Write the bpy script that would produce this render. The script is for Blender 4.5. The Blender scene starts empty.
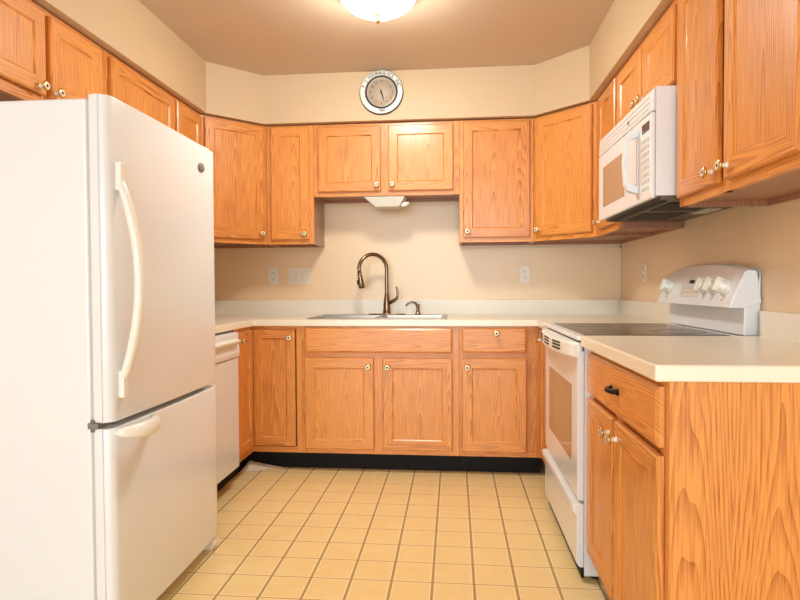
import bpy, bmesh, math, random
from mathutils import Vector, Matrix
random.seed(7)
R = math.radians
COL = bpy.context.scene.collection
SC = bpy.context.scene

# ------------------------------------------------------------------ camera
XR = 2.912            # room width (left wall x=0, right wall x=XR, back wall y=0)
CAMP = Vector((1.8104, -3.9871, 1.0961))
yaw, pit, rol, FPX = .0925, -.0233, -.0049, 583.69
fwd = Vector((-math.sin(yaw)*math.cos(pit), math.cos(yaw)*math.cos(pit), math.sin(pit)))
rr = Vector((math.cos(yaw), math.sin(yaw), 0)); uu = rr.cross(fwd)
r2 = rr*math.cos(rol) + uu*math.sin(rol); u2 = -rr*math.sin(rol) + uu*math.cos(rol)
cd = bpy.data.cameras.new('camera'); cam = bpy.data.objects.new('camera', cd); COL.objects.link(cam)
cd.sensor_fit = 'HORIZONTAL'; cd.sensor_width = 36; cd.lens = FPX/800*36; cd.clip_start = .05
M = Matrix.Identity(4)
for i in range(3):
    M[i][0] = r2[i]; M[i][1] = u2[i]; M[i][2] = -fwd[i]; M[i][3] = CAMP[i]
cam.matrix_world = M
SC.camera = cam

# ------------------------------------------------------------------ light and exposure
w = bpy.data.worlds.new('world'); SC.world = w; w.use_nodes = True
w.node_tree.nodes['Background'].inputs[0].default_value = (.84, 1.0, 1.10, 1)
w.node_tree.nodes['Background'].inputs[1].default_value = 0.75

def area(name, loc, target, sx, sy, power, col):
    l = bpy.data.lights.new(name, 'AREA'); l.shape = 'RECTANGLE'; l.size = sx; l.size_y = sy
    l.energy = power; l.color = col
    o = bpy.data.objects.new(name, l); COL.objects.link(o); o.location = loc
    o.rotation_euler = (Vector(target)-Vector(loc)).to_track_quat('-Z', 'Y').to_euler()
    return o
area('rear_fill_light', (1.30, -8.6, 1.50), (1.45, 0, 1.25), 3.0, 2.4, 45, (.86, 1.0, 1.08))  # added fill light behind the camera, also gives the back wall its glare
SC.view_settings.view_transform = 'Standard'; SC.view_settings.look = 'None'
SC.view_settings.gamma = 1; SC.view_settings.use_curve_mapping = False
SC.view_settings.exposure = 1.61

# ------------------------------------------------------------------ materials
def lin(c):
    return tuple(((v/255+.055)/1.055)**2.4 if v/255 > .04045 else v/255/12.92 for v in c) + (1,)

def mat(name, c, rough=.5, metal=0, coat=0, emit=None, es=0, spec=.5, bump=0, bscale=60, trans=0):
    m = bpy.data.materials.new(name); m.use_nodes = True
    nt = m.node_tree; b = nt.nodes['Principled BSDF']
    col = lin(c)
    # faint procedural mottle so that no surface is perfectly uniform
    tc = nt.nodes.new('ShaderNodeTexCoord'); n = nt.nodes.new('ShaderNodeTexNoise')
    n.inputs['Scale'].default_value = 3.0; n.inputs['Detail'].default_value = 3
    nt.links.new(tc.outputs['Object'], n.inputs['Vector'])
    mx = nt.nodes.new('ShaderNodeMix'); mx.data_type = 'RGBA'
    mx.inputs[6].default_value = col; mx.inputs[7].default_value = tuple(v*.95 for v in col[:3]) + (1,)
    nt.links.new(n.outputs['Fac'], mx.inputs[0]); nt.links.new(mx.outputs[2], b.inputs['Base Color'])
    b.inputs['Roughness'].default_value = rough; b.inputs['Metallic'].default_value = metal
    b.inputs['Coat Weight'].default_value = coat; b.inputs['Coat Roughness'].default_value = min(.3, rough); b.inputs['Specular IOR Level'].default_value = spec
    b.inputs['Transmission Weight'].default_value = trans
    if emit:
        b.inputs['Emission Color'].default_value = lin(emit); b.inputs['Emission Strength'].default_value = es
    if bump:
        n2 = nt.nodes.new('ShaderNodeTexNoise'); n2.inputs['Scale'].default_value = bscale
        nt.links.new(tc.outputs['Object'], n2.inputs['Vector'])
        bp = nt.nodes.new('ShaderNodeBump'); bp.inputs['Strength'].default_value = bump
        bp.inputs['Distance'].default_value = .01
        nt.links.new(n2.outputs['Fac'], bp.inputs['Height']); nt.links.new(bp.outputs[0], b.inputs['Normal'])
    return m

def oak(name, horizontal=False, light=(234, 154, 74), dark=(172, 92, 32)):
    m = bpy.data.materials.new(name); m.use_nodes = True
    nt = m.node_tree; N = nt.nodes; L = nt.links; b = N['Principled BSDF']
    def mt(op, a, c=None, d=None):
        n = N.new('ShaderNodeMath'); n.operation = op
        for i, v in enumerate((a, c, d)):
            if v is None: continue
            if isinstance(v, (int, float)): n.inputs[i].default_value = v
            else: L.new(v, n.inputs[i])
        return n.outputs[0]
    tc = N.new('ShaderNodeTexCoord'); oi = N.new('ShaderNodeObjectInfo')
    sp = N.new('ShaderNodeSeparateXYZ'); L.new(tc.outputs['Object'], sp.inputs[0])
    rnd = oi.outputs['Random']
    if horizontal:
        a0 = mt('ADD', sp.outputs['Z'], mt('MULTIPLY', sp.outputs['Y'], .8)); l = sp.outputs['X']
    else:
        a0 = mt('ADD', sp.outputs['X'], mt('MULTIPLY', sp.outputs['Y'], .8)); l = sp.outputs['Z']
    a = mt('ADD', a0, mt('MULTIPLY', mt('SUBTRACT', rnd, .5), .09))
    aw = mt('SUBTRACT', mt('PINGPONG', mt('ADD', a, 10*.17+.085), .17), .085)
    ls = mt('ADD', l, mt('MULTIPLY', rnd, 9.0))
    cmb = N.new('ShaderNodeCombineXYZ'); L.new(a, cmb.inputs[0]); L.new(mt('MULTIPLY', ls, .13), cmb.inputs[1]); L.new(mt('MULTIPLY', rnd, 20), cmb.inputs[2])
    nz = N.new('ShaderNodeTexNoise'); nz.inputs['Scale'].default_value = 9; nz.inputs['Detail'].default_value = 2
    L.new(cmb.outputs[0], nz.inputs['Vector'])
    g = mt('DIVIDE', mt('MULTIPLY', mt('MULTIPLY', aw, aw), 3000), mt('ADD', 1, mt('DIVIDE', mt('ABSOLUTE', aw), .05)))
    g = mt('ADD', g, mt('MULTIPLY', ls, 5.5))
    g = mt('ADD', g, mt('MULTIPLY', nz.outputs['Fac'], 7.5))
    s = mt('FRACT', g)
    ring = mt('POWER', s, 2.5)                        # slow build, sharp drop: growth ring
    # pores: fine streaks along the grain
    c2 = N.new('ShaderNodeCombineXYZ'); L.new(mt('MULTIPLY', a, 240), c2.inputs[0]); L.new(mt('MULTIPLY', ls, 7), c2.inputs[1])
    n2 = N.new('ShaderNodeTexNoise'); n2.inputs['Scale'].default_value = 1; n2.inputs['Detail'].default_value = 2
    L.new(c2.outputs[0], n2.inputs['Vector'])
    pore = mt('MULTIPLY', mt('SUBTRACT', n2.outputs['Fac'], .5), 1.9)
    # broad tone
    c3 = N.new('ShaderNodeCombineXYZ'); L.new(mt('MULTIPLY', a, 14), c3.inputs[0]); L.new(mt('MULTIPLY', ls, 1.2), c3.inputs[1])
    n3 = N.new('ShaderNodeTexNoise'); n3.inputs['Scale'].default_value = 1; L.new(c3.outputs[0], n3.inputs['Vector'])
    f = mt('ADD', mt('MULTIPLY', ring, .66), pore); f = mt('ADD', f, mt('MULTIPLY', mt('SUBTRACT', n3.outputs['Fac'], .4), .5))
    f = mt('ADD', f, mt('MULTIPLY', mt('SUBTRACT', rnd, .5), .3))
    f.node.use_clamp = True
    mx = N.new('ShaderNodeMix'); mx.data_type = 'RGBA'; mx.inputs[6].default_value = lin(light); mx.inputs[7].default_value = lin(dark)
    L.new(f, mx.inputs[0]); L.new(mx.outputs[2], b.inputs['Base Color'])
    b.inputs['Roughness'].default_value = .42; b.inputs['Coat Weight'].default_value = .4; b.inputs['Coat Roughness'].default_value = .2
    bp = N.new('ShaderNodeBump'); bp.inputs['Strength'].default_value = .08; bp.inputs['Distance'].default_value = .002
    L.new(f, bp.inputs['Height']); L.new(bp.outputs[0], b.inputs['Normal'])
    return m

OV = oak('oak_vertical'); OH = oak('oak_horizontal', True)
OD = oak('oak_dull', False, (176, 120, 84), (140, 88, 58))   # darker, duller oak for the wall cabinet boxes
WALL = mat('wall_paint', (243, 212, 172), .36, coat=.3, bump=.03)
SOFFIT = mat('wall_paint_dimmed', (216, 188, 151), .6, bump=.03)  # same paint as the walls, darkened to offset the nearby lamp's light
CEIL = mat('ceiling_bounce_tint', (214, 190, 164), .5, bump=.04)  # tan colour stands in for warm bounced light on the ceiling
COUNTER = mat('laminate_counter', (247, 236, 215), .28, coat=.2)
SPLASH = mat('laminate_splash', (241, 231, 215), .35)
BLACK = mat('black_vinyl', (20, 16, 14), .6, spec=.2)
WHITE = mat('appliance_white', (236, 236, 238), .22, coat=.3)
WHITE2 = mat('appliance_handle', (242, 238, 228), .3)
GREYP = mat('grey_plastic', (130, 122, 112), .5)
DARK = mat('dark_gap', (30, 26, 24), .7)
SEAL = mat('door_seal', (196, 188, 176), .6)
STEEL = mat('stainless', (160, 150, 138), .3, metal=1)
NICKEL = mat('brushed_bronze_nickel', (140, 118, 96), .25, metal=1)
BRASS = mat('brass', (214, 178, 104), .25, metal=1)
BRASS2 = mat('antique_gold', (214, 176, 128), .5, metal=.4)
PORC = mat('porcelain', (244, 238, 222), .2, coat=.4)
BLKM = mat('black_metal', (26, 22, 20), .3, metal=.6)
PLATE = mat('ivory_plate', (244, 232, 216), .35)
LENS = mat('lamp_lens', (214, 206, 192), .35)
CGLASS = mat('cooktop_glass', (62, 50, 38), .2)
RINGM = mat('burner_ring_print', (84, 72, 58), .3)
WGLASS = mat('oven_glass', (150, 128, 98), .1, coat=.5)
MGLASS = mat('microwave_glass', (176, 148, 118), .15, coat=.5)
LAMPG = mat('lamp_glass', (255, 250, 240), .3, emit=(248, 255, 250), es=24)
TRIMM = mat('pale_trim', (236, 220, 196), .4)

def floor_mat():
    m = bpy.data.materials.new('vinyl_tile'); m.use_nodes = True
    nt = m.node_tree; N = nt.nodes; L = nt.links; b = N['Principled BSDF']
    def mt(op, a, c=None, d=None):
        n = N.new('ShaderNodeMath'); n.operation = op
        for i, v in enumerate((a, c, d)):
            if v is None: continue
            if isinstance(v, (int, float)): n.inputs[i].default_value = v
            else: L.new(v, n.inputs[i])
        return n.outputs[0]
    tc = N.new('ShaderNodeTexCoord'); sp = N.new('ShaderNodeSeparateXYZ'); L.new(tc.outputs['Object'], sp.inputs[0])
    s = .1524
    u = mt('SUBTRACT', sp.outputs['X'], 1.8806-30*s-s/2); v = mt('SUBTRACT', sp.outputs['Y'], -.7845-60*s-s/2)
    du = mt('SUBTRACT', mt('MODULO', u, s), s/2); dv = mt('SUBTRACT', mt('MODULO', v, s), s/2)
    # grout lines centred where du / dv = 0
    lu = mt('LESS_THAN', mt('ABSOLUTE', du), .0052); lv = mt('LESS_THAN', mt('ABSOLUTE', dv), .0034)
    hu = mt('LESS_THAN', mt('ABSOLUTE', mt('SUBTRACT', mt('ABSOLUTE', du), .0075)), .0022)
    hv = mt('LESS_THAN', mt('ABSOLUTE', mt('SUBTRACT', mt('ABSOLUTE', dv), .0058)), .0022)
    nz = N.new('ShaderNodeTexNoise'); nz.inputs['Scale'].default_value = 22; nz.inputs['Detail'].default_value = 4
    L.new(tc.outputs['Object'], nz.inputs['Vector'])
    nb = N.new('ShaderNodeTexNoise'); nb.inputs['Scale'].default_value = 2.4; L.new(tc.outputs['Object'], nb.inputs['Vector'])
    # per-tile tone
    cu = mt('FLOOR', mt('DIVIDE', u, s)); cv = mt('FLOOR', mt('DIVIDE', v, s))
    cc = N.new('ShaderNodeCombineXYZ'); L.new(cu, cc.inputs[0]); L.new(cv, cc.inputs[1])
    wn = N.new('ShaderNodeTexWhiteNoise'); wn.noise_dimensions = '2D'; L.new(cc.outputs[0], wn.inputs['Vector'])
    def mix(f, a, c):
        n = N.new('ShaderNodeMix'); n.data_type = 'RGBA'
        if isinstance(f, float): n.inputs[0].default_value = f
        else: L.new(f, n.inputs[0])
        for i, x in ((6, a), (7, c)):
            if isinstance(x, tuple): n.inputs[i].default_value = x
            else: L.new(x, n.inputs[i])
        return n.outputs[2]
    f = mt('ADD', mt('MULTIPLY', nz.outputs['Fac'], .8), mt('MULTIPLY', mt('SUBTRACT', wn.outputs['Value'], .5), .25))
    f.node.use_clamp = True
    base = mix(f, lin((250, 224, 164)), lin((240, 204, 138)))
    base = mix(hu, base, lin((252, 236, 190))); base = mix(hv, base, lin((252, 234, 186)))
    base = mix(lv, base, lin((214, 160, 92))); base = mix(lu, base, lin((188, 150, 88)))
    L.new(base, b.inputs['Base Color'])
    b.inputs['Roughness'].default_value = .38; b.inputs['Coat Weight'].default_value = .1
    bp = N.new('ShaderNodeBump'); bp.inputs['Strength'].default_value = .15; bp.inputs['Distance'].default_value = .003; bp.invert = True
    L.new(mt('MAXIMUM', lu, lv), bp.inputs['Height']); L.new(bp.outputs[0], b.inputs['Normal'])
    return m
FLOOR = floor_mat()

# ------------------------------------------------------------------ helpers
def bx(bm, x0, x1, y0, y1, z0, z1, mi=0):
    x0, x1 = min(x0, x1), max(x0, x1); y0, y1 = min(y0, y1), max(y0, y1); z0, z1 = min(z0, z1), max(z0, z1)
    v = [bm.verts.new(p) for p in ((x0,y0,z0),(x1,y0,z0),(x1,y1,z0),(x0,y1,z0),(x0,y0,z1),(x1,y0,z1),(x1,y1,z1),(x0,y1,z1))]
    for f in ((0,3,2,1),(4,5,6,7),(0,1,5,4),(1,2,6,5),(2,3,7,6),(3,0,4,7)):
        bm.faces.new([v[i] for i in f]).material_index = mi
    return v

def prism(bm, poly, z0, z1, axis='z', mi=0):
    """poly in the two axes other than `axis` (x,y for z; x,z for y; y,z for x)."""
    def P(a, b, c):
        return (a, b, c) if axis == 'z' else ((a, c, b) if axis == 'y' else (c, a, b))
    A = [bm.verts.new(P(a, b, z0)) for a, b in poly]; B = [bm.verts.new(P(a, b, z1)) for a, b in poly]
    n = len(poly)
    fs = [bm.faces.new(A), bm.faces.new(B)]
    for i in range(n):
        fs.append(bm.faces.new((A[i], A[(i+1) % n], B[(i+1) % n], B[i])))
    for f in fs: f.material_index = mi
    bmesh.ops.recalc_face_normals(bm, faces=fs)

def cells(bm, xs, ys, keep, z0, z1, mi=0):
    vt = {}
    def V(i, j, z):
        k = (i, j, z)
        if k not in vt: vt[k] = bm.verts.new((xs[i], ys[j], z))
        return vt[k]
    K = set(keep)
    for (i, j) in K:
        bm.faces.new((V(i,j,z1), V(i+1,j,z1), V(i+1,j+1,z1), V(i,j+1,z1)))
        bm.faces.new((V(i,j+1,z0), V(i+1,j+1,z0), V(i+1,j,z0), V(i,j,z0)))
        for (di, dj, a, b) in ((-1,0,(0,1),(0,0)),(1,0,(1,0),(1,1)),(0,-1,(0,0),(1,0)),(0,1,(1,1),(0,1))):
            if (i+di, j+dj) not in K:
                p, q = (i+a[0], j+a[1]), (i+b[0], j+b[1])
                bm.faces.new((V(*p, z0), V(*q, z0), V(*q, z1), V(*p, z1)))
    for f in bm.faces: f.material_index = mi

def lathe(bm, prof, c=(0,0,0), axis='z', n=24, mi=0, mis=None, ang=math.tau):
    """prof: list of (r, h)."""
    def P(r, h, t):
        a, b = r*math.cos(t), r*math.sin(t)
        if axis == 'z': q = (a, b, h)
        elif axis == '-y': q = (a, -h, b)
        elif axis == 'x': q = (h, a, b)
        else: q = (a, h, b)
        return (q[0]+c[0], q[1]+c[1], q[2]+c[2])
    rings = []
    for r, h in prof:
        if r < 1e-6: rings.append([bm.verts.new(P(0, h, 0))])
        else: rings.append([bm.verts.new(P(r, h, math.tau*k/n)) for k in range(n)])
    fs = []
    for s in range(len(rings)-1):
        A, B = rings[s], rings[s+1]; m_ = mis[s] if mis else mi
        for k in range(n):
            k2 = (k+1) % n
            if len(A) == 1 and len(B) == 1: continue
            if len(A) == 1: f = bm.faces.new((A[0], B[k], B[k2]))
            elif len(B) == 1: f = bm.faces.new((A[k], A[k2], B[0]))
            else: f = bm.faces.new((A[k], A[k2], B[k2], B[k]))
            f.material_index = m_; f.smooth = True; fs.append(f)
    bmesh.ops.recalc_face_normals(bm, faces=fs)

def tube(bm, pts, rad, n=12, mi=0, sx=1.0, up=(0, 0, 1)):
    """tube through pts; rad number or list; sx widens the section along the side vector."""
    P = [Vector(p) for p in pts]; rings = []
    rad = rad if isinstance(rad, (list, tuple)) else [rad]*len(P)
    side = None
    for i, p in enumerate(P):
        t = (P[min(i+1, len(P)-1)] - P[max(i-1, 0)]).normalized()
        if side is None:
            u0 = Vector(up)
            if abs(t.dot(u0)) > .95: u0 = Vector((0, 1, 0)) if abs(t.y) < .9 else Vector((1, 0, 0))
            side = t.cross(u0).normalized()
        else:
            side = (side - t*side.dot(t)).normalized()
        nn = side.cross(t).normalized()
        rings.append([bm.verts.new(p + side*(rad[i]*sx*math.cos(math.tau*k/n)) + nn*(rad[i]*math.sin(math.tau*k/n))) for k in range(n)])
    fs = []
    for a, b in zip(rings, rings[1:]):
        for k in range(n):
            f = bm.faces.new((a[k], a[(k+1) % n], b[(k+1) % n], b[k])); f.smooth = True; fs.append(f)
    fs.append(bm.faces.new(rings[0])); fs.append(bm.faces.new(rings[-1]))
    for f in fs: f.material_index = mi
    bmesh.ops.recalc_face_normals(bm, faces=fs)

def arcpts(fn, n): return [fn(i/(n-1)) for i in range(n)]

def obj(name, bm, mats, parent=None, loc=(0,0,0), rot=(0,0,0), bevel=0, seg=2):
    me = bpy.data.meshes.new(name); bm.to_mesh(me); bm.free()
    for m in (mats if isinstance(mats, (list, tuple)) else [mats]): me.materials.append(m)
    o = bpy.data.objects.new(name, me); COL.objects.link(o)
    o.location = loc; o.rotation_euler = rot
    if parent: o.parent = parent
    if bevel:
        md = o.modifiers.new('bevel', 'BEVEL'); md.width = bevel; md.segments = seg; md.limit_method = 'ANGLE'; md.angle_limit = R(40)
        md.harden_normals = False
    return o

def B(): return bmesh.new()
def boxobj(name, dims, m, parent=None, bevel=0, **k):
    bm = B(); bx(bm, *dims); return obj(name, bm, m, parent, bevel=bevel, **k)

def tag(o, label, cat, group=None):
    o['label'] = label; o['category'] = cat
    if group: o['group'] = group
    return o
def thing(name, label, cat, loc=(0,0,0), rz=0, group=None):
    o = bpy.data.objects.new(name, None); COL.objects.link(o); o.location = loc; o.rotation_euler = (0,0,rz)
    o.empty_display_size = .1
    return tag(o, label, cat, group)
def struct(o):
    o['kind'] = 'structure'; return o

def text_into(bm, s, size, mtx, mi=0, extrude=.0006):
    cu = bpy.data.curves.new('t', 'FONT'); cu.body = s; cu.size = size; cu.align_x = 'CENTER'; cu.align_y = 'CENTER'; cu.extrude = extrude
    to = bpy.data.objects.new('t', cu); COL.objects.link(to)
    dg = bpy.context.evaluated_depsgraph_get(); me = bpy.data.meshes.new_from_object(to.evaluated_get(dg))
    me.transform(mtx); n0 = len(bm.faces); bm.from_mesh(me); bm.faces.ensure_lookup_table()
    for f in bm.faces[n0:]: f.material_index = mi
    bpy.data.objects.remove(to); bpy.data.curves.remove(cu); bpy.data.meshes.remove(me)

# ------------------------------------------------------------------ room
YB = -6.0; H = 2.438; SZ = 2.134; SD = .345
struct(boxobj('floor', (-.1, XR+.1, YB, .1, -.08, 0), FLOOR))
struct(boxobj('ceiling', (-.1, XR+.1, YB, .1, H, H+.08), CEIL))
struct(boxobj('wall_back', (-.1, XR+.1, 0, .1, 0, H), WALL))
struct(boxobj('wall_left', (-.1, 0, YB, 0, 0, H), WALL))
struct(boxobj('wall_right', (XR, XR+.1, YB, 0, 0, H), WALL))
bm = B()   # dropped soffit above the wall cabinets, chamfered in both corners
prism(bm, [(0,0),(0,YB),(SD,YB),(SD,-.61),(.61,-SD),(XR-.61,-SD),(XR-SD,-.61),(XR-SD,YB),(XR,YB),(XR,0)], SZ, H)
bmesh.ops.triangulate(bm, faces=[f for f in bm.faces if len(f.verts) > 4])
struct(obj('ceiling_soffit', bm, SOFFIT))
# pale edging around the laminate sheet on the back wall
bm = B()
bx(bm, XR-.012, XR-.002, -.006, 0, 1.012, 1.36); bx(bm, 1.86, XR-.002, -.006, 0, 1.345, 1.357)
struct(obj('trim_1', bm, TRIMM))

# ------------------------------------------------------------------ cabinet pieces
def door_bm(w, h, fr=.056, t=.019):
    """frame-and-panel door centred on x, z from 0 to h, back face at y=0, front at -t"""
    bm = B(); a = w/2
    def ring(x, z0, z1, y): return [bm.verts.new(p) for p in ((-x,y,z0),(x,y,z0),(x,y,z1),(-x,y,z1))]
    rb = ring(a, 0, h, 0); rs = ring(a, 0, h, -t+.005); rf = ring(a-.005, .005, h-.005, -t)
    ri = ring(a-fr, fr, h-fr, -t); rp = ring(a-fr-.007, fr+.007, h-fr-.007, -t+.007)
    bm.faces.new(rb[::-1])
    for A, C, fm in ((rb, rs, 0), (rs, rf, 1), (rf, ri, 1), (ri, rp, 1)):
        for k in range(4):
            f = bm.faces.new((A[k], A[(k+1) % 4], C[(k+1) % 4], C[k]))
            f.material_index = 1 if (fm and k in (0, 2)) else 0
    bm.faces.new(rp)
    bmesh.ops.recalc_face_normals(bm, faces=bm.faces)
    return bm
def drawer_bm(w, h, t=.019):
    bm = B(); a = w/2
    def ring(x, z0, z1, y): return [bm.verts.new(p) for p in ((-x,y,z0),(x,y,z0),(x,y,z1),(-x,y,z1))]
    rb = ring(a, 0, h, 0); rs = ring(a, 0, h, -t+.007); rf = ring(a-.01, .01, h-.01, -t)
    bm.faces.new(rb); bm.faces.new(rf)
    for A, C in ((rb, rs), (rs, rf)):
        for k in range(4): bm.faces.new((A[k], A[(k+1) % 4], C[(k+1) % 4], C[k]))
    bmesh.ops.recalc_face_normals(bm, faces=bm.faces)
    return bm
def knob(parent, x, z, y=-.019):
    bm = B()
    lathe(bm, [(.0085,0),(.0065,.004),(.006,.013),(.012,.018),(.0175,.021),(.0185,.025),(.0165,.0275),(.0135,.0285),(.0125,.0285),(.006,.0265),(.0055,.028),(0,.0295)],
          (0,0,0), '-y', 20, mis=[1,1,1,0,0,0,0,0,1,1,2,2])
    return obj('knob', bm, [BRASS, PORC, BLKM], parent, loc=(x, y, z))

def door(parent, cx, z0, w, h, y, kx=None, kz=None, fr=.056, rot=0, loc=None):
    o = obj('door', door_bm(w, h, fr), [OV, OH], parent, loc=loc if loc else (cx, y, z0), rot=(0,0,rot))
    if kx is not None: knob(o, kx, kz)
    return o
def frame_bm(bm, x0, x1, z0, z1, yf, stiles, rails, t=.019, sw=.038, rw=.038, mh=1):
    for sx_ in stiles: bx(bm, sx_[0], sx_[1], yf, yf+t, z0, z1, 0)
    e = .0006
    for rz_ in rails: bx(bm, x0+.002, x1-.002, yf+e, yf+t, rz_[0], rz_[1], mh)

DEP = .305; UZ0, UZ1 = 1.370, 2.128
def wall_cabinet(label, loc, rz, w, h, doors, depth=DEP, group=None, mids=()):
    """doors: (x0, x1, z0, z1, knob side or None) in cabinet coordinates, across = x from 0"""
    t = thing('wall_cabinet', label, 'cabinet', loc, rz, group)
    bm = B()
    g = .0006
    bx(bm, g, w-g, -depth+.019, -.001, .018, h)                     # body above the recessed bottom
    bx(bm, g, .016, -depth+.019, -.001, 0, .018); bx(bm, w-.016, w-g, -depth+.019, -.001, 0, .018); bx(bm, .016, w-.016, -.016, -.001, 0, .018)
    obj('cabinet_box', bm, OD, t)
    bm = B()
    frame_bm(bm, 0, w, 0, h, -depth, [(g,.038),(w-.038,w-g)]+[(m-.02, m+.02) for m in mids], [(0,.036),(h-.036,h)])
    bx(bm, .03, w-.03, -depth+.004, -depth+.0185, .03, h-.03, 0)
    obj('face_frame', bm, [OV, OH], t)
    for (x0, x1, z0, z1, s, *kk) in doors:
        d = door(t, (x0+x1)/2, z0, x1-x0, z1-z0, -depth-.001)
        ki, kz = kk if kk else (.026, .038)
        if s: knob(d, (x1-x0)/2*(1 if s == 'r' else -1) + (-ki if s == 'r' else ki), kz)
    return t
# back wall
wall_cabinet('tall narrow oak wall cabinet left of the sink, one door, beside the angled corner cabinet', (.6105, 0, UZ0), 0, .3075, UZ1-UZ0,
             [(.032, .280, .028, .745, 'r')])
wall_cabinet('short wide two-door oak wall cabinet over the sink below the clock', (.9185, 0, 1.670), 0, .9265, UZ1-1.670,
             [(.031, .434, .028, .437, 'r'), (.481, .888, .028, .437, 'l')], mids=(.452,))
wall_cabinet('single-door oak wall cabinet on the back wall right of the sink', (1.8455, 0, UZ0), 0, .4560, UZ1-UZ0,
             [(.022, .431, .028, .745, 'l')])
# angled corner cabinets
def corner_upper(label, right=False):
    s = -1 if right else 1; ox = XR if right else 0
    t = thing('wall_cabinet', label, 'cabinet', (ox, 0, UZ0), 0)
    h = UZ1-UZ0; bm = B(); d = DEP-.002
    poly = [(s*.001,-.001),(s*.001,-.609),(s*(d-.013),-.609),(s*.609,-(d-.013)),(s*.609,-.001)]
    prism(bm, poly, .018, h)
    for k in range(5):
        p, q = Vector(poly[k]), Vector(poly[(k+1) % 5]); c = (Vector((s*.25, -.25))-p)
        n_ = (q-p).normalized(); nn = Vector((-n_.y, n_.x)); nn = nn if nn.dot(c) > 0 else -nn
        prism(bm, [tuple(p), tuple(q), tuple(q+nn*.014), tuple(p+nn*.014)], 0, .018)
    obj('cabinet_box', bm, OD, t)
    a = R(45)*s; mid = Vector((s*(d+.609)/2, -(d+.609)/2)); L_ = (Vector((s*.609,-d))-Vector((s*d,-.609))).length
    bm = B(); hw = L_/2-.001
    frame_bm(bm, -hw, hw, 0, h, 0, [(-hw,-hw+.03),(hw-.03,hw)], [(0,.036),(h-.036,h)])
    bx(bm, -hw+.02, hw-.02, .003, .0185, .03, h-.03, 0)
    obj('face_frame', bm, [OV, OH], t, loc=(mid.x, mid.y, 0), rot=(0,0,a))
    nrm = Vector((s*math.sqrt(.5), -math.sqrt(.5)))
    dd = door(t, 0, 0, 2*hw-.046, .716, 0, rot=a, loc=(mid.x+nrm.x*.001, mid.y+nrm.y*.001, .03))
    knob(dd, (hw-.023-.026)*(1 if s > 0 else -1), .038)
    return t
corner_upper('angled oak corner wall cabinet in the left corner beside the fridge')
corner_upper('angled oak corner wall cabinet in the right corner beside the microwave', True)
# right wall, across runs towards the camera
wall_cabinet('narrow full-height oak wall cabinet between the right corner and the microwave', (XR, -.6105, UZ0), R(-90), .4560, UZ1-UZ0,
             [(.105, .432, .03, .735, 'l')], mids=())
wall_cabinet('short two-door oak wall cabinet above the white microwave', (XR, -1.0670, 1.805), R(-90), .7615, UZ1-1.805,
             [(.020, .372, .02, .288, 'r'), (.392, .744, .02, .288, 'l')], mids=(.382,))
wall_cabinet('large two-door oak wall cabinet at the upper right, nearest the viewer', (XR, -1.8290, UZ0), R(-90), .80, UZ1-UZ0,
             [(.018, .330, .03, .735, 'r'), (.378, .748, .03, .735, 'l')], mids=(.354,))
# left wall, across runs away from the camera
wall_cabinet('narrow oak wall cabinet between the angled corner cabinet and the fridge top', (0, -.9450, UZ0), R(90), .3345, UZ1-UZ0,
             [(.015, .320, .03, .737, 'l')])
wall_cabinet('one-door oak wall cabinet on the left wall above the dishwasher, partly behind the fridge', (0, -1.5750, UZ0), R(90), .6300, UZ1-UZ0,
             [(.035, .612, .03, .737, 'r')])
wall_cabinet('short two-door oak wall cabinet above the fridge at the upper left', (0, -2.3330, 1.760), R(90), .7570, UZ1-1.760,
             [(.035, .378, .042, .345, 'r', .036, .024), (.404, .728, .042, .345, 'l', .020, .024)], mids=(.391,))

# ------------------------------------------------------------------ base cabinets
BT = .865
def base_cabinet(label, loc, rz, w, fronts, depth=.61, end_panel=False, mids=(), rails=(), group=None, kick=True, low=False):
    t = thing('base_cabinet', label, 'cabinet', loc, rz, group)
    g = .0006
    bm = B(); bx(bm, g, w-g, -depth+.019, -.021, .112, BT-.001 if not low else .70); bx(bm, g, w-g, -depth+.078, -.021, .001, .112)
    obj('cabinet_box', bm, OV, t)
    bm = B()
    frame_bm(bm, 0, w, .112, BT-.001, -depth, [(g,.038),(w-.038,w-g)]+[(m-.024, m+.024) for m in mids], [(.112,.146),(BT-.03,BT-.001)]+list(rails))
    bx(bm, .03, w-.03, -depth+.006, -depth+.0185, .12, BT-.01, 0)
    obj('face_frame', bm, [OV, OH], t)
    if kick: boxobj('toe_kick', (g, w-g, -depth+.07, -depth+.0775, .001, .111), BLACK, t)
    for f in fronts:
        k, x0, x1, z0, z1 = f[:5]
        if k == 'door':
            d = door(t, (x0+x1)/2, z0, x1-x0, z1-z0, -depth-.001)
            s = f[5]
            knob(d, (x1-x0)/2*(1 if s == 'r' else -1) + (-.03 if s == 'r' else .03), (z1-z0)-.05)
        else:
            d = obj('drawer' if k == 'drawer' else 'false_front', drawer_bm(x1-x0, z1-z0), OH, t, loc=((x0+x1)/2, -depth-.001, z0))
            if k == 'drawer' and f[5] == 'knob': knob(d, .012, (z1-z0)*.82)
            if k == 'drawer' and f[5] == 'pull':
                bm = B()
                tube(bm, arcpts(lambda q: (-.036+.072*q, -.019-.022*math.sin(math.pi*q)**.5, (z1-z0)/2), 13), .0075, 10, sx=1.1)
                lathe(bm, [(.011,0),(.011,.004),(0,.005)], (-.036,-.0185,(z1-z0)/2), '-y', 12); lathe(bm, [(.011,0),(.011,.004),(0,.005)], (.036,-.0185,(z1-z0)/2), '-y', 12)
                obj('pull', bm, BLKM, d)
    return t
XB = .914
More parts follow.
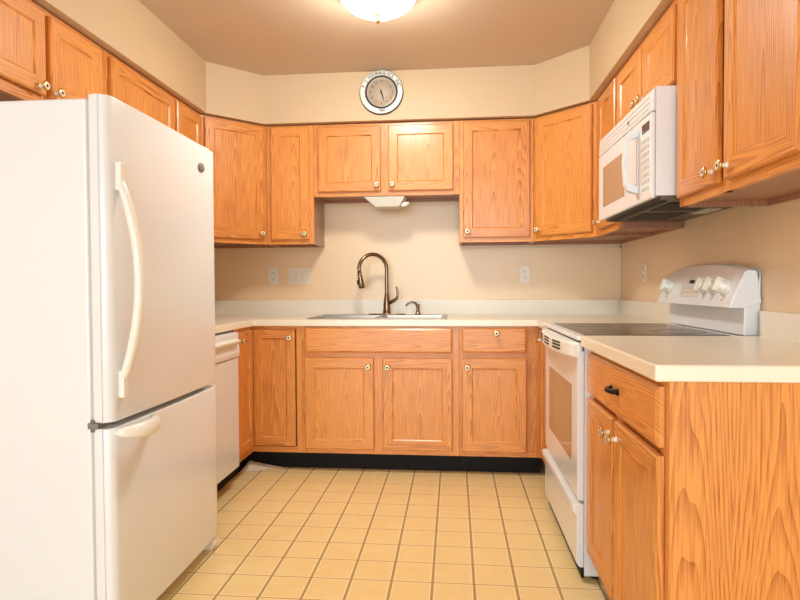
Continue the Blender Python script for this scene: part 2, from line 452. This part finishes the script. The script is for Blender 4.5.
base_cabinet('wide oak sink base cabinet with a false front over two doors', (XB, 0, 0), 0, .9235,
             [('front', .020, .885, .710, .853), ('door', .018, .428, .142, .678, 'r'), ('door', .480, .885, .142, .678, 'l')], mids=(.454,), rails=[(.68,.712)], low=True)
base_cabinet('oak base cabinet right of the sink with one knobbed drawer over one door', (XB+.924, 0, 0), 0, .470,
             [('drawer', .015, .382, .713, .853, 'knob'), ('door', .015, .382, .142, .681, 'l')], rails=[(.68,.712)])
base_cabinet('narrow oak base cabinet squeezed between the back corner and the range', (XR, -.6300, 0), R(-90), .4060,
             [('door', .030, .375, .142, .845, 'l')], depth=.604)
# near right cabinet with the big end panel
t = base_cabinet('oak base cabinet nearest the viewer, drawer over two doors, grained end panel', (XR, -1.8000, .007), R(-90), .775,
             [('drawer', .035, .757, .703, .848, 'pull'), ('door', .030, .362, .117, .682, 'r'), ('door', .384, .757, .117, .682, 'l')], depth=.604, mids=(.374,), rails=[(.69,.712)])
boxobj('end_panel', (.7755, .783, -.603, -.001, .001, BT-.001), OV, t)
# L-shaped corner cabinet at the left
t = thing('base_cabinet', 'L-shaped oak corner base cabinet between the sink cabinet and the dishwasher', 'cabinet', (0, 0, 0))
bm = B(); prism(bm, [(.021,-.021),(.913,-.021),(.913,-.591),(.591,-.591),(.591,-.903),(.021,-.903)], .112, BT-.001)
prism(bm, [(.021,-.021),(.913,-.021),(.913,-.532),(.532,-.532),(.532,-.903),(.021,-.903)], .001, .112)
obj('cabinet_box', bm, OV, t)
bm = B()
bx(bm, .610, .913, -.610, -.5915, .112, .146, 1); bx(bm, .610, .913, -.610, -.5915, BT-.02, BT-.001, 1); bx(bm, .880, .913, -.6105, -.5915, .112, BT-.001, 0)
bx(bm, .5915, .610, -.903, -.610, .112, .146, 0); bx(bm, .5915, .610, -.903, -.610, BT-.02, BT-.001, 0); bx(bm, .5915, .6105, -.903, -.884, .112, BT-.001, 0)
bx(bm, .612, .882, -.600, -.5915, .14, BT-.02, 2); bx(bm, .5915, .600, -.886, -.610, .14, BT-.02, 2)
obj('face_frame', bm, [OV, OH, DARK], t)
bm = B(); bx(bm, .5405, .913, -.5395, -.533, .001, .111); bx(bm, .533, .5395, -.903, -.5395, .001, .111)
obj('toe_kick', bm, BLACK, t)
d = door(t, .745, .152, .256, .692, -.605, fr=.05); knob(d, .098, .645)
d = obj('door', door_bm(.246, .692, .05), [OV, OH], t, loc=(.605, -.757, .152), rot=(0,0,R(90))); knob(d, -.098, .645)

# ------------------------------------------------------------------ countertops
CT = .903
t = thing('countertop', 'cream laminate countertop wrapping round the sink from dishwasher to range', 'countertop', (0,0,0))
xs = [.001, .628, .955, 1.745, 2.277, XR-.001]; ys = [-1.60, -1.0365, -.632, -.540, -.095, -.001]
keep = [(0,0),(0,1),(4,1)] + [(i,j) for i in range(5) for j in (2,3,4)]
keep = [k for k in keep if k != (2,3)]
bm = B(); cells(bm, xs, ys, keep, BT, CT); obj('counter_slab', bm, COUNTER, t, bevel=.004)
bm = B(); bx(bm, .001, XR-.001, -.020, -.001, CT-.001, 1.004); obj('backsplash', bm, SPLASH, t, bevel=.003)
bm = B(); bx(bm, XR-.020, XR-.001, -1.0365, -.0205, CT-.001, 1.003); obj('backsplash', bm, SPLASH, t, bevel=.003)
bm = B(); bx(bm, .001, .020, -1.60, -.0205, CT-.001, 1.003); obj('backsplash', bm, SPLASH, t, bevel=.003)
t = thing('countertop', 'cream laminate countertop piece at the right, nearest the viewer, in front of the range', 'countertop', (XR, -1.80, 0))
bm = B(); bx(bm, -.641, -.001, -.800, -.0005, CT-.030, CT+.010)
obj('counter_slab', bm, COUNTER, t, bevel=.006, seg=3)
boxobj('backsplash', (-.020, -.001, -.800, -.0005, CT+.0075, 1.003), SPLASH, t, bevel=.003)

# ------------------------------------------------------------------ sink, faucet, soap pump
t = thing('kitchen_sink', 'stainless steel double-bowl sink set into the counter under the faucet', 'sink', (1.35, -.3175, CT))
bm = B()
xs = [-.419,-.385,-.020,.020,.385,.419]; ys = [-.242,-.208,.13,.242]
cells(bm, xs, ys, [(i,j) for i in range(5) for j in range(3) if not (j == 1 and i in (1,3))], .0002, .006)
obj('rim', bm, STEEL, t, bevel=.002)
for x0, x1 in ((-.385,-.020),(.020,.385)):
    bm = B(); dz = -.034
    # open tapered bowl
    top = [(x0,-.208),(x1,-.208),(x1,.13),(x0,.13)]; q = .02
    bot = [(x0+q,-.208+q),(x1-q,-.208+q),(x1-q,.13-q),(x0+q,.13-q)]
    T = [bm.verts.new((a,b,.004)) for a,b in top]; Bo = [bm.verts.new((a,b,-.17)) for a,b in bot]
    T2 = [bm.verts.new((a+(.003 if a > (x0+x1)/2 else -.003), b+(.003 if b > 0 else -.003),.001)) for a,b in top]; B2 = [bm.verts.new((a,b,-.173)) for a,b in bot]
    for k in range(4):
        bm.faces.new((T[k],T[(k+1)%4],Bo[(k+1)%4],Bo[k])); bm.faces.new((T2[k],T2[(k+1)%4],B2[(k+1)%4],B2[k])); bm.faces.new((T[k],T[(k+1)%4],T2[(k+1)%4],T2[k]))
    bm.faces.new(Bo); bm.faces.new(B2); bmesh.ops.recalc_face_normals(bm, faces=bm.faces)
    b_ = obj('bowl', bm, STEEL, t)
    bm = B(); lathe(bm, [(.04,0),(.04,.003),(.03,.002),(.012,-.001),(0,-.001)], ((x0+x1)/2,-.04,-.1698), 'z', 20); obj('drain', bm, STEEL, b_)

FX, FY, FZ = 1.364, -.125, CT+.0065
t = thing('kitchen_faucet', 'bronze gooseneck pull-down faucet with side lever behind the sink', 'faucet', (FX, FY, FZ))
bm = B()
prism(bm, [(.125*math.cos(a)*(1), .028*math.sin(a)) for a in [math.tau*k/32 for k in range(32)]], 0, .006)
obj('base_plate', bm, NICKEL, t, bevel=.002)
dirv = Vector((-.86, -.50, 0)).normalized()
bm = B(); lathe(bm, [(.030,.006),(.027,.012),(.024,.04),(.023,.07),(.019,.10),(.016,.125),(.0135,.14),(0,.142)], n=24); obj('faucet_body', bm, NICKEL, t)
rad_ = .098; zc = .300
pts = [(0,0,.12+.0180*k) for k in range(10)] + [(0,0,zc)]
for k in range(1, 22):
    a = R(k*9.2)
    pts.append(tuple(dirv*(rad_-rad_*math.cos(a)) + Vector((0,0,zc+rad_*math.sin(a)))))
bm = B(); tube(bm, pts, .0125, 14); obj('spout', bm, NICKEL, t)
e = Vector(pts[-1]); dv = (e-Vector(pts[-2])).normalized()
bm = B(); tube(bm, [tuple(e-dv*.004), tuple(e+dv*.02), tuple(e+dv*.055), tuple(e+dv*.095), tuple(e+dv*.103)], [.0135,.0150,.0185,.0215,.018], 16)
sh = obj('spray_head', bm, NICKEL, t)
bm = B(); s0 = e+dv*.05+dirv*.02; tube(bm, [tuple(s0), tuple(s0+dv*.03)], .007, 8); obj('spray_button', bm, BLKM, sh)
bm = B(); tube(bm, [(.015,-.005,.075),(.045,-.012,.092),(.066,-.016,.105),(.074,-.018,.13),(.073,-.018,.16),(.066,-.018,.185)], [.012,.0125,.010,.008,.0065,.005], 12)
obj('lever', bm, NICKEL, t)
t = thing('soap_dispenser', 'small bronze soap pump on the sink rim right of the faucet', 'soap dispenser', (FX+.207, FY, FZ+.0005))
bm = B(); lathe(bm, [(.020,0),(.019,.006),(.013,.012),(.011,.045),(.013,.055),(.012,.068),(0,.070)], n=18); obj('pump_body', bm, NICKEL, t)
bm = B(); tube(bm, [(0,0,.055),(-.02,-.004,.078),(-.045,-.008,.082),(-.068,-.012,.070),(-.078,-.014,.055)], [.009,.008,.007,.006,.0055], 10); obj('pump_spout', bm, NICKEL, t)

# ------------------------------------------------------------------ wall plates
def outlet(label, loc, rz):
    t = thing('wall_outlet', label, 'outlet', loc, rz)
    boxobj('cover_plate', (-.036, .036, -.006, -.0005, -.058, .058), PLATE, t, bevel=.003)
    for z in (-.022, .022):
        bm = B(); prism(bm, [(.017*math.cos(a), max(-.013,min(.013,.017*math.sin(a)))) for a in [math.tau*(k+.5)/20 for k in range(20)]], -.0085, -.006, 'y')
        s = obj('receptacle', bm, PORC, t, loc=(0,0,z))
        bm = B(); bx(bm, -.0075,-.005,-.0092,-.0084,-.004,.006); bx(bm, .005,.0075,-.0092,-.0084,-.004,.006); bx(bm, -.002,.002,-.0092,-.0084,-.011,-.007)
        obj('slots', bm, DARK, s)
    return t
outlet('white duplex outlet on the back wall left of the triple switch plate', (.552, 0, 1.172), 0)
outlet('white duplex outlet on the back wall right of the faucet', (2.283, 0, 1.172), 0)
outlet('white duplex outlet on the right wall beside the range control panel', (XR, -.485, 1.167), R(-90))
t = thing('switch_plate', 'white three-gang rocker switch plate on the back wall left of the faucet', 'light switch', (.737, 0, 1.172))
boxobj('cover_plate', (-.077, .077, -.006, -.0005, -.058, .058), PLATE, t, bevel=.003)
for k in range(3):
    boxobj('switch_frame', ((k-1)*.046-.0185, (k-1)*.046+.0185, -.0068, -.0055, -.0365, .0365), SEAL, t)
    bm = B(); prism(bm, [(-.006,-.034),(-.0095,-.034),(-.0075,0),(-.0065,.034),(-.006,.034)], -.016, .016, 'x')
    obj('rocker', bm, PORC, t, loc=((k-1)*.046, -.0005, 0))

# ------------------------------------------------------------------ clock on the soffit
cx_, cz_, cy_ = 1.364, 2.302, -SD
t = thing('wall_clock', 'round silver wall clock with lettered rim on the soffit over the sink', 'clock', (cx_, cy_-.001, cz_))
RO = .137
bm = B(); lathe(bm, [(RO,0),(RO,.012),(RO-.004,.020),(RO-.008,.022),(.103,.020),(.100,.020),(.094,.012),(0,.010)], (0,0,0), '-y', 64, mis=[1,1,0,0,1,1,1])
obj('rim', bm, [mat('clock_rim', (236, 234, 226), .3), mat('clock_dark_ring', (66, 62, 56), .4, metal=.2)], t)
bm = B(); lathe(bm, [(.0905,.0125),(.0900,.018),(.0865,.018),(.0855,.0125)], (0,0,0), '-y', 64); obj('inner_ring', bm, mat('clock_inner', (226, 218, 204), .25, metal=.4), t)
def dialmat():
    m = mat('clock_dial', (190, 172, 152), .5)
    return m
bm = B(); lathe(bm, [(.0860,.0102),(.0860,.0128),(0,.0128)], (0,0,0), '-y', 64); dial = obj('dial', bm, dialmat(), t)
INK = mat('clock_ink', (38, 34, 30), .6)
bm = B()
RXM = Matrix.Rotation(R(90), 4, 'X')
def arc_text(bm, s, r, size, a_c, step, y, flip=False):
    n = len(s)
    for i, ch in enumerate(s):
        if ch == ' ': continue
        a = a_c + (i-(n-1)/2)*step*(-1 if not flip else 1)
        px, pz = r*math.cos(a), r*math.sin(a)
        rotm = Matrix.Rotation((a-math.pi/2) if not flip else (a+math.pi/2), 4, 'Z')
        text_into(bm, ch, size, Matrix.Translation((px, y, pz)) @ RXM @ rotm)
arc_text(bm, 'F J HYDRAULICS INC', .1155, .030, R(90), R(8.4), -.0222)
arc_text(bm, '1988', .1155, .027, R(270), R(6.6), -.0222, True)
obj('lettering', bm, INK, t)
bm = B()
for k in range(1, 13):
    a = R(90-30*k); text_into(bm, str(k), .018, Matrix.Translation((.068*math.cos(a), -.0132, .068*math.sin(a))) @ RXM)
obj('numerals', bm, INK, dial)
def hand(name, deg, ln, wd, y):
    bm = B(); prism(bm, [(-wd,-.018),(wd,-.018),(wd*1.2,ln*.6),(0,ln),(-wd*1.2,ln*.6)], y-.0015, y, 'y')
    o = obj(name, bm, DARK, t, rot=(0, R(deg), 0)); return o
hand('minute_hand', 164, .066, .0024, -.0150); hand('hour_hand', 163, .044, .0036, -.0135)
bm = B(); lathe(bm, [(.006,.013),(.006,.0185),(0,.0195)], (0,0,0), '-y', 16); obj('hub', bm, DARK, t)

# ------------------------------------------------------------------ ceiling lamp
LX, LY = 1.470, -1.37
t = thing('ceiling_lamp', 'white glass dome ceiling lamp at the top edge of the view', 'lamp', (LX+.006, LY, H))
bm = B(); lathe(bm, [(.170,-.0005),(.186,-.010),(.192,-.026),(.190,-.036),(.174,-.038),(.1,-.030),(0,-.030)], n=48); obj('mounting_pan', bm, BRASS2, t)
bm = B(); lathe(bm, [(.160,-.0385),(.172,-.042),(.170,-.050),(.158,-.070),(.134,-.092),(.10,-.110),(.05,-.121),(0,-.124)], n=56); obj('glass_dome', bm, LAMPG, t)
bm = B(); lathe(bm, [(.012,-.121),(.014,-.128),(.007,-.134),(.007,-.142),(.011,-.150),(.010,-.160),(.004,-.167),(0,-.168)], n=16); obj('finial', bm, BRASS, t)
# ------------------------------------------------------------------ under-cabinet light
t = thing('under_cabinet_light', 'small white light box under the cabinet over the sink', 'lamp', (1.30, -.20, 1.669))
bm = B()
A = [(-.065,-.100,0),(.205,-.100,0),(.205,.045,0),(-.065,.045,0)]; C_ = [(.012,-.085,-.068),(.165,-.085,-.068),(.165,.040,-.068),(.012,.040,-.068)]
va = [bm.verts.new(p) for p in A]; vc = [bm.verts.new(p) for p in C_]
bm.faces.new(va); bm.faces.new(vc)
for k in range(4): bm.faces.new((va[k], va[(k+1)%4], vc[(k+1)%4], vc[k]))
bmesh.ops.recalc_face_normals(bm, faces=bm.faces)
hs = obj('housing', bm, LENS, t, bevel=.006, seg=3)
bm = B(); tube(bm, [(.175,-.06,-.052),(.20,-.06,-.050),(.225,-.058,-.040)], [.018,.017,.010], 12); obj('end_cap', bm, PORC, t)

# ------------------------------------------------------------------ dishwasher
t = thing('dishwasher', 'white built-in dishwasher between the fridge and the left corner cabinet', 'dishwasher', (0, -1.515, 0), R(90))
W_ = .608   # across x 0..W_ runs away from the camera, front at -y
boxobj('tub', (.002, W_-.002, -.58, -.03, .09, BT-.004), GREYP, t)
bm = B(); bx(bm, .004, W_-.004, -.640, -.581, .118, .716); dr = obj('door', bm, WHITE, t, bevel=.006)
bm = B(); prism(bm, [(-.581,.720),(-.646,.720),(-.650,.745),(-.640,.850),(-.600,.858),(-.581,.858)], .004, W_-.004, 'x'); cp = obj('control_panel', bm, WHITE, t, bevel=.004)
bm = B(); prism(bm, [(-.640,.785),(-.668,.800),(-.672,.812),(-.641,.822)], .12, W_-.05, 'x'); obj('handle', bm, WHITE2, cp, bevel=.004)
bm = B()
for k in range(4): bx(bm, .05+.035*k, .075+.035*k, -.6500, -.6440, .750, .757)
obj('buttons', bm, SEAL, cp)
boxobj('kick_plate', (.01, W_-.01, -.56, -.545, .012, .112), BLACK, t)
for x in (.05, W_-.05):
    bm = B(); lathe(bm, [(.018,.001),(.018,.01),(.008,.012),(.008,.095),(0,.095)], (x,-.53,0), 'z', 12); obj('foot', bm, GREYP, t)

# ------------------------------------------------------------------ refrigerator
t = thing('refrigerator', 'white bottom-freezer refrigerator filling the left side of the view', 'refrigerator', (.006, -2.383, 0), R(90))
FW = .762
boxobj('cabinet', (0, FW, -.748, -.04, .03, 1.645), WHITE, t, bevel=.008, seg=3)
bm = B(); bx(bm, .008, FW-.012, -.756, -.747, .09, 1.640); obj('door_seal', bm, SEAL, t)
def fdoor(name, z0, z1):
    bm = B(); n = 14; poly = [(0,-.755),(0,-.784)]
    for k in range(7):
        a = R(180+90*k/6); poly.append((.028+.028*math.cos(a), -.784+.030*math.sin(a)))
    for k in range(1, n): 
        q = k/n; poly.append((.028+(FW-.056)*q, -.814-.006*math.sin(math.pi*q)))
    for k in range(7):
        a = R(270+90*k/6); poly.append((FW-.028+.028*math.cos(a), -.784+.030*math.sin(a)))
    poly += [(FW,-.755)]
    prism(bm, poly, z0, z1)
    for f in bm.faces:
        if len(f.verts) == 4: f.smooth = True
    return obj(name, bm, WHITE, t, bevel=.006, seg=3)
d1 = fdoor('door', .702, 1.655); d2 = fdoor('freezer_drawer', .060, .684)
# door handle near the camera-side edge
bm = B(); hx = .046
tube(bm, arcpts(lambda q: (hx, -.820-.058*math.sin(math.pi*q)**.8, .825+.585*q), 21), [.013+.002*math.sin(math.pi*i/20) for i in range(21)], 14, sx=1.15)
for z0, z1 in ((1.382, 1.466), (.770, .850)):
    bx(bm, hx-.014, hx+.014, -.832, -.814, z0, z1)
obj('handle', bm, WHITE2, d1, bevel=.003)
bm = B()
def fh(q): return (.010+.205*q, -.814-.052*math.sin(math.pi*min(1,q*1.0))**.55, .672-.006*math.sin(math.pi*q))
tube(bm, arcpts(fh, 21), [.008]+[.012+.013*math.sin(math.pi*(i/20))**.8 for i in range(1,20)]+[.008], 12, sx=.8)
obj('handle', bm, WHITE2, d2)
bm = B(); lathe(bm, [(.020,0),(.020,.003),(.015,.005),(0,.005)], (0,0,0), '-y', 24)
for v in bm.verts: v.co.z *= .85; v.co.x *= 1.35
bd = obj('badge', bm, GREYP, d1, loc=(FW-.150, -.8190, 1.566))
bm = B(); bx(bm, FW-.06, FW-.005, -.79, -.70, 1.6555, 1.672); obj('hinge_cover', bm, WHITE2, t, bevel=.004)
bm = B(); bx(bm, -.004, .03, -.772, -.740, .684, .7015); lathe(bm, [(.006,0),(.006,.004),(0,.005)], (-.004,-.755,.706), 'x', 10); lathe(bm, [(.006,0),(.006,.004),(0,.005)], (-.004,-.755,.680), 'x', 10); obj('center_hinge', bm, GREYP, t)
bm = B(); bx(bm, .02, FW-.02, -.745, -.70, .012, .058); obj('base_grille', bm, SEAL, t, bevel=.003)
for x in (.0, FW-.05):
    bm = B(); prism(bm, [(-.70,.001),(-.798,.001),(-.814,.030),(-.804,.052),(-.70,.056)], x, x+.05, 'x'); obj('foot_cover', bm, PLATE, t, bevel=.004)
for x in (.05, FW-.05): boxobj('rear_foot', (x-.02, x+.02, -.12, -.06, .001, .03), DARK, t)

# ------------------------------------------------------------------ range
t = thing('kitchen_range', 'white freestanding electric range with glass cooktop on the right', 'range', (XR, -1.0380, 0), R(-90))
RW = .760
bm = B(); bx(bm, .002, RW-.002, -.625, -.03, .020, .893); obj('body', bm, WHITE, t)
bm = B(); bx(bm, 0, RW, -.652, -.062, .8935, .9105); ct = obj('cooktop', bm, WHITE, t, bevel=.005, seg=3)
bm = B(); bx(bm, .035, RW-.035, -.618, -.100, .9105, .9130); gl = obj('glass_surface', bm, CGLASS, ct, bevel=.001)
for x, y, r in ((.20,-.22,.075),(.20,-.48,.10),(.56,-.22,.10),(.56,-.48,.075)):
    bm = B(); lathe(bm, [(r,.0001),(r,.0006),(r-.004,.0006),(r-.004,.0001)], (x,y,.9130), 'z', 36)
    obj('burner_ring', bm, RINGM, ct)
bm = B(); prism(bm, [(-.626,.300),(-.646,.300),(-.650,.31),(-.650,.845),(-.640,.855),(-.626,.855)], .004, RW-.004, 'x'); od = obj('oven_door', bm, WHITE, t, bevel=.003)
boxobj('window', (.125, RW-.110, -.6516, -.6490, .420, .715), WGLASS, od, bevel=.001)
# bowed handle with vent slots
bm = B(); n = 20; poly = [(.006,-.630)]
for k in range(n+1):
    q = k/n; poly.append((.006+(RW-.012)*q, -.655-.048*math.sin(math.pi*q)**.5))
poly.append((RW-.006,-.630))
prism(bm, poly, .828, .886)
hd = obj('handle', bm, WHITE2, od, bevel=.010, seg=3)
for gx in (.13, .32, .51):
    bm = B()
    for k in range(5):
        q = (gx+.024*k)/RW; yy = -.655-.048*math.sin(math.pi*q)**.5
        for zz in (.846, .859, .871): bx(bm, gx+.024*k, gx+.024*k+.016, yy-.0022, yy+.012, zz, zz+.006)
    obj('vent_slots', bm, DARK, od)
boxobj('vent_gap', (.02, RW-.02, -.640, -.6255, .8865, .8930), DARK, t)
bm = B(); prism(bm, [(-.626,.050),(-.640,.050),(-.652,.065),(-.652,.240),(-.668,.262),(-.664,.282),(-.640,.288),(-.626,.288)], .004, RW-.004, 'x')
dw = obj('storage_drawer', bm, WHITE, t, bevel=.003)
for x in (.04, RW-.04):
    for y in (-.58, -.08):
        bm = B(); lathe(bm, [(.016,.001),(.016,.012),(.01,.014),(.01,.021),(0,.021)], (x,y,0), 'z', 12); obj('foot', bm, BLKM, t)
boxobj('toe_panel', (.004, RW-.004, -.634, -.6255, .012, .049), BLACK, t)
# backguard
bm = B(); prism(bm, [(-.060,.9115),(-.060,1.030),(-.020,1.030),(-.003,1.160),(-.003,.9115)], .003, RW-.020, 'x'); obj('backguard_riser', bm, WHITE, t, bevel=.004)
bm = B(); n = 14
rows = []
for k in range(n+1):
    q = k/n; zt = 1.150+.034*math.sin(math.pi*q)**.6
    rows.append([((RW-.012)*q, y, z) for y, z in ((-.118,1.012),(-.052-.01,zt-.005),(-.048,zt),(-.020,zt-.004),(-.003,1.06 if 0 else 1.03),(-.06,1.012))])
vr = [[bm.verts.new(p) for p in r] for r in rows]
for a, b in zip(vr, vr[1:]):
    for k in range(6):
        f = bm.faces.new((a[k], a[(k+1)%6], b[(k+1)%6], b[k])); f.smooth = False
bm.faces.new(vr[0]); bm.faces.new(vr[-1]); bmesh.ops.recalc_face_normals(bm, faces=bm.faces)
pn = obj('control_panel', bm, WHITE, t, bevel=.004)
# slanted frame: point on the panel at height fraction
def on_panel(x, z, off=0):
    f_ = (z-1.012)/.150; y = -.118+.058*f_
    nx = Vector((0, -.150, .058)).normalized()
    return Vector((x, y, z))+nx*off
slant = math.atan2(.058, .150)
for x in (.105, .500, .580, .668):
    bm = B(); lathe(bm, [(.032,0),(.031,.008),(.025,.012),(.023,.032),(.020,.036),(0,.037)], (0,0,0), '-y', 28)
    bx(bm, -.008, .008, -.046, -.01, -.025, .028)
    obj('knob', bm, PORC, pn, loc=on_panel(x, 1.085, .0005), rot=(-slant,0,R(0)), bevel=.002)
bm = B(); bx(bm, -.092, .092, -.002, .0, -.052, .045); bx(bm, -.092,-.086,-.004,-.002,-.052,.045); PADM = dict(loc=on_panel(.350, 1.095, .0015), rot=(-slant,0,0)); obj('touch_pad', bm, mat('pad_beige', (232, 218, 200), .35), pn, loc=on_panel(.350, 1.095, .0015), rot=(-slant,0,0))
boxobj('display', (-.034, .020, -.0035, -.002, .006, .044), mat('display_brown', (60, 24, 12), .2), pn, **PADM)
bm = B()
for i in range(7):
    for j in range(2): bx(bm, -.072+.024*i, -.058+.024*i, -.0030, -.0019, -.018-.018*j, -.012-.018*j)
for i in (-.065, -.048, .040, .060):
    for j in (.008, .024): bx(bm, i, i+.012, -.0030, -.0019, j, j+.006)
obj('buttons', bm, SEAL, pn, **PADM)
bm = B()
for x in (.105, .500, .580, .668):
    p = on_panel(x, 1.040, .0008); text_into(bm, '0', .011, Matrix.Translation(p) @ Matrix.Rotation(R(90)-slant, 4, 'X'))
for x, s in ((.500,'LF'),(.580,'LR'),(.668,'RR')):
    p = on_panel(x, 1.135, .0008); bx(bm, p.x-.006, p.x+.006, p.y-.001, p.y+.001, p.z-.002, p.z+.002)
obj('markings', bm, GREYP, pn)

# ------------------------------------------------------------------ microwave
t = thing('microwave', 'white over-the-range microwave hanging below the short right wall cabinet', 'microwave', (XR, -1.0690, 1.403), R(-90))
MW, MH = .757, .400
boxobj('body', (0, MW, -.386, -.002, .012, MH), WHITE, t, bevel=.004)
bm = B(); bx(bm, .004, MW-.004, -.368, -.004, 0, .0115, 0)
for k in (0, 1): bx(bm, .10+.32*k, .34+.32*k, -.30, -.12, -.003, 0, 1)
bx(bm, .05, MW-.05, -.365, -.33, -.004, 0, 1); bx(bm, .30, .46, -.09, -.03, -.003, 0, 2)
obj('underside', bm, [mat('hood_bottom', (96, 86, 76), .45, metal=.5), DARK, LENS], t)
bm = B(); bx(bm, .0, .625, -.402, -.387, .004, .310); md_ = obj('door', bm, WHITE, t, bevel=.005)
boxobj('window', (.085, .430, -.4035, -.4010, .060, .245), MGLASS, md_, bevel=.001)
bm = B(); bx(bm, .592, .612, -.407, -.4015, .040, .285)
prism(bm, [(-.402,.040),(-.440,.052),(-.452,.075),(-.458,.16),(-.452,.25),(-.440,.273),(-.402,.285),(-.402,.258),(-.432,.245),(-.441,.16),(-.432,.080),(-.402,.067)], .585, .617, 'x')
obj('handle', bm, WHITE, md_, bevel=.003)
bm = B(); bx(bm, .628, MW, -.402, -.387, .004, .310); cp = obj('control_panel', bm, WHITE, t, bevel=.005)
boxobj('display', (.655, .735, -.4035, -.4015, .252, .285), mat('display_dark', (44, 40, 40), .2), cp)
bm = B()
for j in range(8):
    for i in range(3): bx(bm, .645+.033*i, .667+.033*i, -.4033, -.4015, .040+.025*j, .054+.025*j)
obj('buttons', bm, mat('button_grey', (206, 196, 182), .4), cp)
bm = B(); prism(bm, [(-.387,.314),(-.402,.314),(-.398,.388),(-.387,MH)], 0, MW, 'x'); gr = obj('vent_grille', bm, WHITE, t, bevel=.004)
bm = B()
for j in range(3): bx(bm, .03, MW-.03, -.4025+.0011*j, -.39, .328+.02*j, .3305+.02*j)
obj('grille_slots', bm, SEAL, gr)
bm = B(); bx(bm, .470, .482, -.4032, -.398, .338, .352); obj('badge', bm, GREYP, gr)

# ------------------------------------------------------------------ lifted edge of the vinyl at the toe kick
bm = B()
P_ = [(.545,-.66,.002),(.565,-.548,.036),(.66,-.545,.018),(.78,-.552,.002),(.68,-.600,.0015),(.60,-.640,.0015)]
va = [bm.verts.new(p) for p in P_]; vb = [bm.verts.new((p[0],p[1],p[2]+.0015)) for p in P_]
bm.faces.new(va); bm.faces.new(vb)
for k in range(6): bm.faces.new((va[k], va[(k+1)%6], vb[(k+1)%6], vb[k]))
bmesh.ops.recalc_face_normals(bm, faces=bm.faces)
tag(obj('vinyl_flap', bm, mat('vinyl_back', (240, 222, 196), .5)), 'pale curled scrap of vinyl flooring on the floor against the left corner toe kick', 'flooring scrap')
